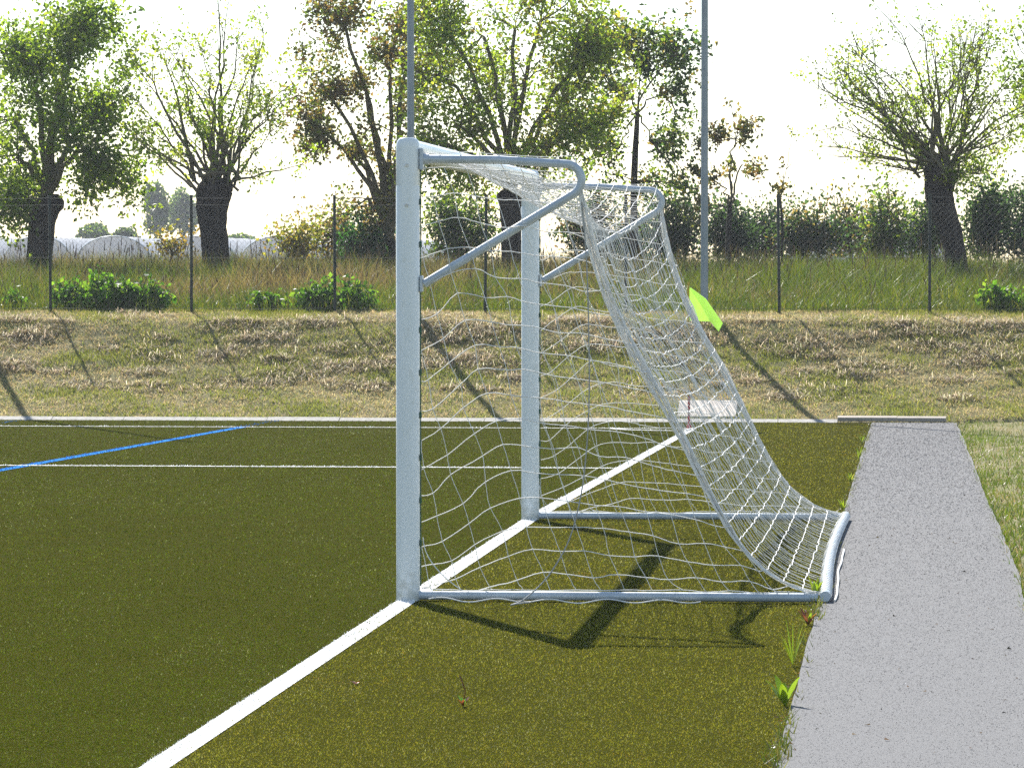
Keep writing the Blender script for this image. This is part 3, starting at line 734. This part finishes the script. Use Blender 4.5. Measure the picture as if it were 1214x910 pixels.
def in_ell(n, ells, Y, rs, surf=.5, dscale=.8):
    """points in a few ellipsoids given as (px, py, rx, ry, weight)"""
    w = np.array([e[4] for e in ells], float); idx = rs.choice(len(ells), n, p=w / w.sum()); m = mpp(Y); out = np.zeros((n, 3))
    d = rnd_dirs(n, rs) * (surf + (1 - surf) * rs.uniform(size=(n, 1))) ** .6
    for q, e in enumerate(ells):
        k = idx == q; c = at(e[0], e[1], Y); out[k] = c + d[k] * np.array([e[2], e[2] * dscale, e[3]]) * m
    return out

def tree(name, label, cat, Y, trunk, ells, nshoot, nleaf, lsize, palette, pal_p=None, seed=1, shoot_r=.035, twigs=3, up=.5, knob=0, surf=.5, clump=.10, group=None, heads=None, rough=.08, mat=M_BARK, cl_n=9, lo=.25, limb=0):
    """trunk: [(px,py,radius_px)...] from base to head; shoots bend from the head(s) out to the crown envelope"""
    rs = np.random.RandomState(seed); m = mpp(Y)
    base = at(trunk[0][0], trunk[0][1], Y); base[2] = float(gz(base[0], Y))
    root = empty(name, tuple(base), label, cat, group)
    T = np.array([at(t[0], t[1], Y) for t in trunk]); rad = np.array([t[2] for t in trunk]) * m * .84; T[0] = base - np.array([0, 0, .05])
    k = np.linspace(0, len(T) - 1, 14); q = np.arange(len(T))
    TP = smooth(np.column_stack([np.interp(k, q, T[:, c]) for c in range(3)]), 2); TR = np.interp(k, q, rad)
    g = G(); sides = 16 if rad[0] > .1 else 8
    n0 = g.n; tube(g, TP, TR, sides, smooth=True)
    if rough and rad.max() > .08:
        V = g.V[0]; th_ = np.arange(len(V)) % sides; ring = np.arange(len(V)) // sides
        c = TP[ring]; dv = V - c
        f = 1 + rough * (2.2 * fnoise(th_ * .9 + seed, ring * .45, seed) - 1.1) + rough * .8 * rs.normal(size=len(V)) * .5
        g.V[0] = c + dv * f[:, None]
    for _ in range(knob):       # swollen pollard knuckles
        a = rs.uniform(0, 2 * math.pi); hh = TP[-1 - rs.randint(0, 3)]; rr_ = TR[-1]
        c = hh + np.array([math.cos(a), math.sin(a), rs.uniform(-.3, .5)]) * rr_ * .58
        tube(g, [c - np.array([0, 0, rr_ * .5]), c - np.array([0, 0, rr_ * .25]), c + np.array([0, 0, rr_ * .1]), c + np.array([0, 0, rr_ * .45])], [rr_ * .2, rr_ * .46, rr_ * .5, rr_ * .18], 8)
    child1(g, "trunk", mat, root)
    gb = G(); ends = in_ell(nshoot, ells, Y, rs, surf); LP, LW_ = [], []
    hd = [T[-1]] if heads is None else [at(h[0], h[1], Y) + np.array([0, h[2] if len(h) > 2 else 0, 0]) for h in heads]
    if limb:
        for h in hd:
            d = h - T[-1]; tube(gb, bez(T[-1] - np.array([0, 0, .06]), T[-1] + d * .4 + np.array([0, 0, np.linalg.norm(d) * .18]) - np.array([d[0], d[1], 0]) * .15, h, 8) + np.vstack([[0, 0, 0], rs.normal(size=(6, 3)) * .03, [0, 0, 0]]), np.linspace(limb, limb * .55, 8), 7, caps=False)
    for e in ends:
        h = hd[rs.randint(len(hd))] if heads is None else hd[int(np.argmin([np.linalg.norm(e - x) + rs.uniform(0, .5) for x in hd]))]
        h = h + rs.normal(size=3) * (np.array([.6, .6, .3]) * rad[-1] if not limb else limb * .3)
        d = e - h; L = np.linalg.norm(d)
        ctrl = h + d * .42 + np.array([0, 0, 1.]) * L * up * rs.uniform(.1, .5) - np.array([d[0], d[1], 0]) * up * rs.uniform(0, .35) + rs.normal(size=3) * L * .05
        P = bez(h, ctrl, e, 9) + np.vstack([[0, 0, 0], rs.normal(size=(8, 3)) * L * .012])
        r0 = shoot_r * (.5 + .5 * min(1, L / 2.5)) * rs.uniform(.6, 1.1)
        tube(gb, P, np.linspace(r0, .005, 9), 5, caps=False)
        for t in range(twigs):
            a = rs.uniform(lo, .97); i0 = a * 8; i_ = int(i0); s = P[i_] + (P[min(i_ + 1, 8)] - P[i_]) * (i0 - i_)
            ax = P[min(i_ + 1, 8)] - P[max(i_ - 1, 0)]; ax /= np.linalg.norm(ax) + 1e-9
            tw = ax * .6 + rnd_dirs(1, rs)[0] * .8 + np.array([0, 0, .25]); tw /= np.linalg.norm(tw)
            TL = L * rs.uniform(.12, .30); Q = np.array([s, s + tw * TL * .5 + rs.normal(size=3) * .02, s + tw * TL + np.array([0, 0, TL * .1])])
            tube(gb, Q, [.009, .006, .003], 4, caps=False); LP.append(Q[1]); LP.append(Q[2]); LP.append((Q[1] + Q[2]) / 2); LW_ += [1, 1.3, 1.2]
        for f in (max(.45, lo + .1), .66, .78, .86, .93, 1.0):
            LP.append(P[int(f * 8)]); LW_.append(.2 + 1.1 * f)
    child1(gb, "branches", M_TWIG, root)
    LP = np.array(LP); LW_ = np.array(LW_); ncl = max(1, nleaf // cl_n)
    cc = LP[rs.choice(len(LP), ncl, p=LW_ / LW_.sum())] + rs.normal(size=(ncl, 3)) * clump
    PP = np.repeat(cc, cl_n, 0) + rs.normal(size=(ncl * cl_n, 3)) * clump * .8
    ccol = pick(ncl, palette, .18, rs, pal_p); col = np.repeat(ccol, cl_n, 0) * rs.uniform(.75, 1.25, (ncl * cl_n, 1))
    PP[:, 2] = np.maximum(PP[:, 2], gz(PP[:, 0], PP[:, 1]) + .03)
    gl = G(); leaves(gl, PP, lsize, np.clip(col, 0, .8), 0, rs)
    child1(gl, "foliage", M_LEAF, root)
    return root

YG = [(150, 168, 54), (130, 150, 46), (174, 182, 74), (108, 128, 42)]
MG = [(116, 136, 48), (98, 120, 42), (134, 150, 56), (80, 100, 40)]
DG = [(56, 80, 44), (46, 66, 38), (66, 90, 48), (72, 94, 62)]
BR = [(128, 112, 62), (118, 92, 58), (104, 108, 50), (140, 120, 70), (92, 96, 46)]

tree("pollard_tree", "densely leaved green pollard tree at the left edge, dark thick trunk", "tree", 52, [(46, 312, 19), (48, 275, 18), (52, 250, 21), (54, 236, 26)],
     [(80, 85, 95, 82, 3), (0, 150, 85, 120, 2.4), (140, 160, 48, 95, 1.5), (100, 35, 62, 36, 1.1), (5, 250, 50, 34, 1), (128, 235, 42, 28, .4)], 120, 20500, .10, MG + YG[:2], seed=21, knob=4, clump=.15, up=.12, surf=.55, limb=.07, shoot_r=.03, heads=[(28, 185, -.5), (58, 165, .6), (104, 178, -.3), (78, 115, 0), (12, 140, .5), (118, 128, .4), (90, 60, -.4), (25, 225, .2), (40, 85, .2)])
tree("pollard_tree", "sparse pollard tree with thick furrowed trunk and bare upright shoots", "tree", 51, [(258, 330, 23), (256, 290, 19), (250, 255, 20), (253, 232, 25), (255, 222, 25)],
     [(258, 72, 105, 95, 3), (185, 115, 55, 75, 1.3), (310, 120, 45, 75, 1.0), (225, 210, 70, 25, .35), (320, 205, 55, 25, .25)], 34, 5600, .075, YG, seed=22, knob=4, clump=.08, up=.20, lo=.38, shoot_r=.045, twigs=8, surf=.75)
tree("pollard_tree", "yellow green round crowned pollard tree standing behind the goal", "tree", 53, [(607, 312, 15), (606, 270, 14), (606, 245, 17), (605, 228, 19)],
     [(620, 50, 120, 110, 3), (525, 90, 70, 120, 2.4), (705, 100, 55, 100, 1.9), (600, 205, 125, 32, 1.6), (510, 15, 80, 70, 1.2), (680, 15, 70, 60, .8), (520, 215, 45, 40, .7)], 160, 23000, .092, YG + MG[:1] + [(120, 112, 52)], seed=23, knob=4, clump=.16, up=.08, shoot_r=.028, twigs=4, surf=.5, limb=.058, heads=[(548, 150, -.4), (585, 105, .5), (625, 95, -.5), (668, 120, .3), (650, 170, -.3), (555, 195, .4), (520, 90, .2), (610, 35, .1), (690, 70, -.2), (530, 35, -.3), (508, 165, -.2), (640, 25, .3), (575, 45, -.2), (700, 150, .2)])
tree("pollard_tree", "leaning pollard tree with light leafy shoots at the right", "tree", 50, [(1138, 312, 16), (1130, 280, 15), (1117, 250, 18), (1113, 225, 21), (1116, 200, 24)],
     [(1095, 85, 112, 86, 3), (1020, 125, 62, 80, 1.7), (1185, 125, 55, 95, 1.5), (1060, 190, 65, 25, .5), (1165, 205, 45, 25, .4)], 60, 8000, .07, YG + [(106, 120, 48)], seed=24, knob=4, clump=.09, up=.08, lo=.36, shoot_r=.036, twigs=11, surf=.75)
tree("tree", "brown green leaning tree with many thin stems left of the near goalpost", "tree", 55, [(478, 312, 8), (470, 300, 7), (462, 285, 6)],
     [(415, 40, 75, 85, 2), (372, 115, 52, 75, 1.8), (465, 130, 60, 100, 1.6), (430, 225, 55, 50, .9), (385, 35, 50, 55, .9), (500, 60, 50, 90, 1)], 80, 11500, .095, BR + [(96, 110, 44), (112, 128, 50)], seed=25, clump=.12, up=.15, shoot_r=.028, limb=.055, heads=[(440, 235, -.3), (412, 175, .3), (445, 150, -.2), (475, 130, .4), (425, 85, .1), (390, 110, -.3), (462, 60, .2), (410, 30, -.1), (480, 190, .2), (375, 150, .2), (490, 40, -.2)])
tree("tree", "slim dark green tree with a straight thin trunk, between goal and pole", "tree", 56, [(753, 312, 6), (751, 230, 5), (753, 180, 4.5), (756, 130, 3)],
     [(735, 75, 58, 65, 1.4), (797, 75, 36, 58, 1.9), (712, 70, 40, 70, 1.0), (775, 170, 60, 60, 1.2), (800, 225, 35, 45, .6), (705, 180, 40, 45, .7)], 50, 7200, .10, DG + MG + BR[:1], seed=26, clump=.12, up=.2, limb=.022, heads=[(752, 215), (735, 175), (770, 165), (754, 130), (730, 110), (785, 110), (760, 85), (800, 70), (712, 150)])
tree("sapling", "thin sapling with sparse reddish brown leaves right of the tall pole", "tree", 55, [(863, 312, 5), (864, 270, 4), (866, 240, 3)],
     [(880, 150, 32, 35, 1), (850, 170, 26, 50, 1), (870, 220, 40, 40, 1), (815, 235, 22, 40, .6), (830, 140, 20, 20, .3)], 26, 1500, .095, BR + [(84, 92, 54)], seed=27, clump=.07, up=.10, lo=.5, twigs=2, shoot_r=.016, limb=.024, heads=[(848, 215), (866, 200), (880, 195), (838, 250), (872, 165)])
tree("sapling", "spindly sapling with one tuft of leaves beside a fence post", "tree", 54, [(927, 312, 2.5), (928, 270, 2), (925, 235, 1.5)],
     [(925, 213, 12, 9, 2), (936, 162, 8, 5, .6)], 7, 150, .08, BR, seed=28, clump=.05, up=.1, shoot_r=.015, twigs=2)
tree("tree", "bright green leafy tree reaching in from the right edge", "tree", 52, [(1285, 312, 14), (1280, 240, 12), (1275, 180, 11)],
     [(1235, 70, 48, 85, 2), (1260, 120, 60, 80, 1.5), (1225, 150, 25, 40, .4)], 60, 9000, .09, YG + MG[:2], seed=29, clump=.11, up=.2)

def shrub(label, px, py, rx, ry, Y, nleaf, pal, seed, lsize=.075, stems=None, group=None):
    st = stems or max(14, int(rx * .7)); base_y = 306
    return tree("shrub", label, "shrub", Y, [(px, base_y + 8, 2.5), (px + 1, base_y - 4, 2.2), (px, base_y - 10, 2)], [(px, py, rx, ry, 2), (px, py + ry * .5, rx * 1.05, ry * .6, 1)], st, int(nleaf * 1.7), lsize * 1.15, pal, seed=seed, clump=.13, up=.15, shoot_r=.02, twigs=3, surf=.3, heads=[(px, base_y - 6), (px - rx * .35, base_y - 2), (px + rx * .35, base_y - 2)], group=group)
HB = "shrubs of the hedge behind the meadow"
shrub("dark evergreen shrub directly left of the tall pole's foot", 800, 256, 36, 48, 58, 2600, DG, 41, group=HB)
shrub("dark shrub under the reddish sapling", 862, 260, 38, 42, 58, 2400, DG, 42, group=HB)
shrub("dark bushy shrub left of the fence post with the sapling tuft", 904, 262, 36, 40, 59, 1900, DG, 43, group=HB)
shrub("dark rounded shrub right of the fence post with the sapling tuft", 956, 265, 42, 36, 58, 2300, DG + BR[:1], 44, group=HB)
shrub("thin brownish shrub with gaps in the middle of the right hand hedge", 1008, 258, 38, 40, 60, 1500, BR + DG, 45, group=HB)
shrub("olive green shrub left of the leaning pollard", 1056, 256, 40, 42, 58, 2200, MG + DG + BR[:1], 46, group=HB)
shrub("dark green shrub touching the left of the leaning trunk", 1094, 262, 30, 38, 57, 1500, DG + MG[:1], 47, group=HB)
shrub("tall dark shrub right of the leaning trunk", 1172, 240, 34, 60, 58, 3000, DG + MG[3:], 48, group=HB)
shrub("dark shrub at the right edge of the hedge", 1218, 252, 34, 50, 57, 2400, DG, 49, group=HB)
shrub("dark shrub seen through the net right of the far post", 700, 262, 44, 46, 59, 2800, DG + BR[1:3], 50)
shrub("green shrub seen through the net left of the pollard trunk", 548, 258, 46, 50, 59, 3000, MG + DG, 51)
shrub("reddish shrub in the hedge behind the right bracket of the goal", 748, 270, 30, 38, 60, 1300, BR + DG[:2], 52)
shrub("low yellowish shrub right of the sparse pollard", 352, 280, 30, 22, 56, 800, [(150, 140, 60), (132, 132, 54), (116, 124, 50), (144, 118, 66)], 53)
shrub("dark green rounded bush left of the near goalpost", 434, 275, 26, 26, 55, 1700, [(50, 90, 44), (40, 76, 40), (62, 100, 48)], 54)
shrub("loose brown green shrub behind the second fence post from the near goalpost", 400, 262, 34, 38, 57, 1200, BR + YG[:2], 55)
shrub("shrub with reddish new leaves at the near goalpost", 462, 282, 24, 28, 56, 900, BR + [(130, 96, 52)], 56)
shrub("wispy dry yellow shrub in front of the far trees", 203, 284, 22, 18, 56, 260, [(140, 116, 58), (120, 116, 52)], 57, stems=12)

def weed(label, px, py, rx, ry, Y, nleaf, pal, seed, lsize=.09, droop=-.3, name="leafy_weed", cat="weed", group=None):
    rs = np.random.RandomState(seed); b = at(px, py, Y); b[2] = float(gz(b[0], Y)) if Y > 33.4 else float(pitch_z(Y)); m = mpp(Y)
    root = empty(name, tuple(b), label, cat, group); ns = max(5, nleaf // 14)
    gs, gl = G(), G(); LPs = []
    for q in range(ns):
        a = rs.uniform(0, 2 * math.pi); rr_ = math.sqrt(rs.uniform()); x = rx * m * rr_ * math.cos(a); y = rx * m * .5 * rr_ * math.sin(a)
        h = ry * m * rs.uniform(.5, 1.0) * (1 - .5 * rr_ ** 2); s = b + np.array([x * .8, y * .8, 0]); s[2] = float(gz(s[0], s[1])) if Y > 33.4 else b[2]
        e = s + np.array([x * .25 + rs.normal() * .02 * h, rs.normal() * .05 * h, h]); P = bez(s, (s + e) / 2 + rs.normal(size=3) * h * .06, e, 5)
        tube(gs, P, np.linspace(.006, .002, 5) * min(1, h * 3), 4, caps=False); t = rs.uniform(.25, 1, max(2, nleaf // ns))[:, None]
        LPs.append(s * (1 - t) + e * t + rs.normal(size=(len(t), 3)) * lsize * .5)
    child1(gs, "stem", M_TWIG, root)
    P = np.concatenate(LPs); leaves(gl, P, lsize, pick(len(P), pal, .2, rs), 0, rs, droop=droop, aspect=.7); child1(gl, "foliage", M_LEAF, root)
    return root
LG = [(92, 126, 38), (76, 108, 32), (116, 144, 48), (58, 90, 28)]
WG = "leafy weed clumps at the foot of the fence"
weed("broad bright green weed clump around the leftmost fence post", 112, 369, 55, 52, 38.6, 1500, LG, 71, group=WG)
weed("green weed clump right of the broad clump at the leftmost fence post", 172, 369, 32, 46, 38.5, 700, LG, 72, group=WG)
weed("small low weed tuft between the second and third fence posts", 314, 370, 26, 28, 38.5, 360, LG, 73, group=WG)
weed("bright weed clump around the third fence post from the left", 398, 370, 50, 46, 38.5, 1150, LG, 74, group=WG)
weed("broad leaved weed clump right of the rightmost fence post", 1188, 370, 36, 36, 38.5, 650, LG, 75, group=WG)
weed("small grey green weed tuft near the left edge of the fence", 10, 369, 22, 30, 38.6, 200, LG, 76, group=WG)

# small weeds along the turf edge and in the turf
def rosette(label, px, py, Y, n, L, w, pal, seed, upb=1.0, group=None, stalk=None):
    rs = np.random.RandomState(seed); b = at(px, py, Y); b[2] = float(pitch_z(Y)) + .004; g = G()
    for q in range(n):
        a = rs.uniform(0, 2 * math.pi); d = np.array([math.cos(a), math.sin(a), upb * rs.uniform(.6, 1.6)]); d /= np.linalg.norm(d); l = L * rs.uniform(.6, 1.1)
        P = bez(b, b + d * l * .6 + np.array([0, 0, l * .12]), b + d * l + np.array([0, 0, -l * .10]), 6); s = np.cross(d, [0, 0, 1.]); s /= np.linalg.norm(s); wd = w * np.array([.25, .8, 1, .85, .5, .04])
        V = np.stack([P - s * wd[:, None] / 2, P + np.array([0, 0, -.15 * w]), P + s * wd[:, None] / 2], 1).reshape(-1, 3)
        F = [[i * 3 + j, i * 3 + j + 1, i * 3 + j + 4, i * 3 + j + 3] for i in range(5) for j in range(2)]
        g.add(V, F, pick(1, pal, .2, rs)[0], 0, True)
    if stalk:
        tube(g, [b, b + np.array([.01, 0, stalk * .5]), b + np.array([-.015, 0, stalk])], .0022, 4, lin((120, 60, 50)))
    return tag(g.obj("weed", M_GRASS, loc=tuple(b)), label, "weed", group)
yg2 = [(144, 162, 46), (118, 142, 42), (160, 170, 62)]; rd = [(130, 70, 52), (110, 60, 48), (140, 104, 52)]
def gY(py):      # depth of a pitch point seen at photo row py
    lo, hi = -16.0, 33.0
    for _ in range(40):
        m = (lo + hi) / 2; z = at(1000, py, m)[2]
        if z > float(pitch_z(m)): lo = m
        else: hi = m
    return lo
rosette("bright yellow green weed with broad leaves at the turf edge near the front", 931, 838, gY(838), 9, .15, .036, yg2, 81, 2.0)
rosette("reddish brown weed at the turf edge below the goal corner", 958, 742, gY(742), 14, .11, .016, rd + yg2[:1], 82, 1.2)
rosette("thin green grass tuft at the turf edge between the two weeds", 940, 790, gY(790), 16, .24, .005, yg2, 83, 3.0)
rosette("tall yellow green weed growing over the back corner of the goal frame", 967, 714, gY(714), 11, .19, .022, yg2, 84, 3.0)
rosette("small red weed with one green leaf and a stalk in the turf", 549, 842, gY(842), 8, .055, .014, rd[:2] + [(120, 180, 60)], 85, 1.2, stalk=.13)
rosette("tiny flat red weed in the turf beside the goal line", 421, 817, gY(817), 6, .035, .012, rd[:2], 86, .5)
for q, (px, py, L, lb) in enumerate(((1003, 606, .16, "yellow grass tuft at the turf edge just behind the goal frame"), (1012, 572, .14, "grass tuft at the turf edge, second from the goal frame"), (1022, 545, .20, "grass tuft at the turf edge halfway to the plank"), (1026, 526, .16, "small grass tuft at the turf edge nearest the plank"))):
    rosette(lb, px - 4, py, gY(py), 18, L * .75, .009, yg2 + [(130, 140, 50)], 90 + q, 1.8, group="grass tufts along the turf edge")

# ------------------------------------------------------------------ far background
for q, (px, w) in enumerate(((-45, 92), (45, 88), (135, 96), (232, 104), (330, 96), (428, 96), (985, 110), (1090, 110))):
    Y = 235; m = mpp(Y); c = at(px, 300, Y); zb = 1.60; g = G(); r_ = w / 2 * m; hgt = (at(px, 280, Y)[2] - zb) if px < 600 else (at(px, 262, Y)[2] - zb)
    th_ = np.linspace(0, math.pi, 21); rings = []
    for k in range(13):
        yy_ = Y + k * 3.0; sag = 1 - (.02 if k % 2 else 0)
        rings.append(np.column_stack([c[0] - r_ * np.cos(th_) * sag, np.full(21, yy_), zb + hgt * np.sin(th_) ** .75 * sag]))
    V = np.concatenate(rings); F = np.array([[i * 21 + j, i * 21 + j + 1, (i + 1) * 21 + j + 1, (i + 1) * 21 + j] for i in range(12) for j in range(20)])
    root = empty("polytunnel", (c[0], Y, zb), ["white polytunnel behind the dense left pollard", "white polytunnel right of the dense pollard's trunk", "white polytunnel below the bluish far trees", "white polytunnel left of the sparse pollard's trunk", "white polytunnel right of the sparse pollard's trunk", "white polytunnel behind the yellowish shrub", "white polytunnel glimpsed through the brown part of the right hand hedge", "white polytunnel glimpsed behind the leaning pollard"][q], "polytunnel", "row of white polytunnels")
    g.add(V, F, (.62, .62, .64), 0, True)
    g.add(np.vstack([rings[0] + np.array([0, .02, 0]), [c[0], Y + .02, zb]]), [[j, j + 1, 21] for j in range(20)], (.60, .60, .62), 0)
    child1(g, "plastic_film", M_FILM, root)
    g = G(); tube(g, rings[0] + np.array([0, -.03, .01]), .04, 5)
    child1(g, "hoop", M_GALV, root)

def far_tree(label, px, py, rx, ry, Y, n, seed, name="far_tree", pal=DG + MG):
    rs = np.random.RandomState(seed); m = mpp(Y); c = at(px, py, Y); zb = 1.65; root = empty(name, (c[0], Y, zb), label, "tree")
    g = G(); tube(g, [(c[0], Y, zb), (c[0], Y, c[2])], [ry * m * .08, ry * m * .04], 8); child1(g, "trunk", M_BARK, root)
    lob = c + rnd_dirs(26, rs) * rs.uniform(.3, .8, (26, 1)) * np.array([rx, rx, ry]) * m; k = rs.randint(0, 26, n)
    P = lob[k] + rnd_dirs(n, rs) * rs.uniform(.5, 1, (n, 1)) ** .5 * np.array([rx, rx, ry]) * m * .42
    P[:, 2] = np.maximum(P[:, 2], zb + .1); g = G(); leaves(g, P, .30, pick(n, pal, .2, rs), 0, rs, aspect=.8); child1(g, "foliage", M_LEAF, root)
far_tree("hazy blue green tree far off, left of the sparse pollard", 185, 248, 19, 34, 330, 3200, 101)
far_tree("paler hazy tree far off, close behind the sparse pollard's trunk", 218, 252, 24, 32, 350, 3200, 102)
far_tree("low hazy bush far off beside the dense pollard's trunk", 112, 276, 24, 12, 300, 1500, 103, "far_bush")
far_tree("low hazy bush far off between the dense pollard and the far trees", 150, 278, 16, 10, 300, 900, 104, "far_bush")
far_tree("low hazy bush far off right of the sparse pollard", 285, 284, 26, 8, 320, 900, 105, "far_bush")

# ------------------------------------------------------------------ air
hz = G(); box(hz, (0, 200, 24), (1400, 1100, 53))
for v_ in hz.V: pass
m = bpy.data.materials.new("haze_air"); m.use_nodes = True; t = m.node_tree; t.nodes.clear()
pv = t.nodes.new("ShaderNodeVolumePrincipled"); pv.inputs['Color'].default_value = (.86, .91, 1, 1); pv.inputs['Density'].default_value = .00028; pv.inputs['Anisotropy'].default_value = .3
ou = t.nodes.new("ShaderNodeOutputMaterial"); t.links.new(pv.outputs[0], ou.inputs['Volume'])
USE_HAZE = True
if USE_HAZE:
    o = hz.obj("haze", m); o["kind"] = "stuff"; o["label"] = "pale summer haze in the air over the fields"; o["category"] = "haze"
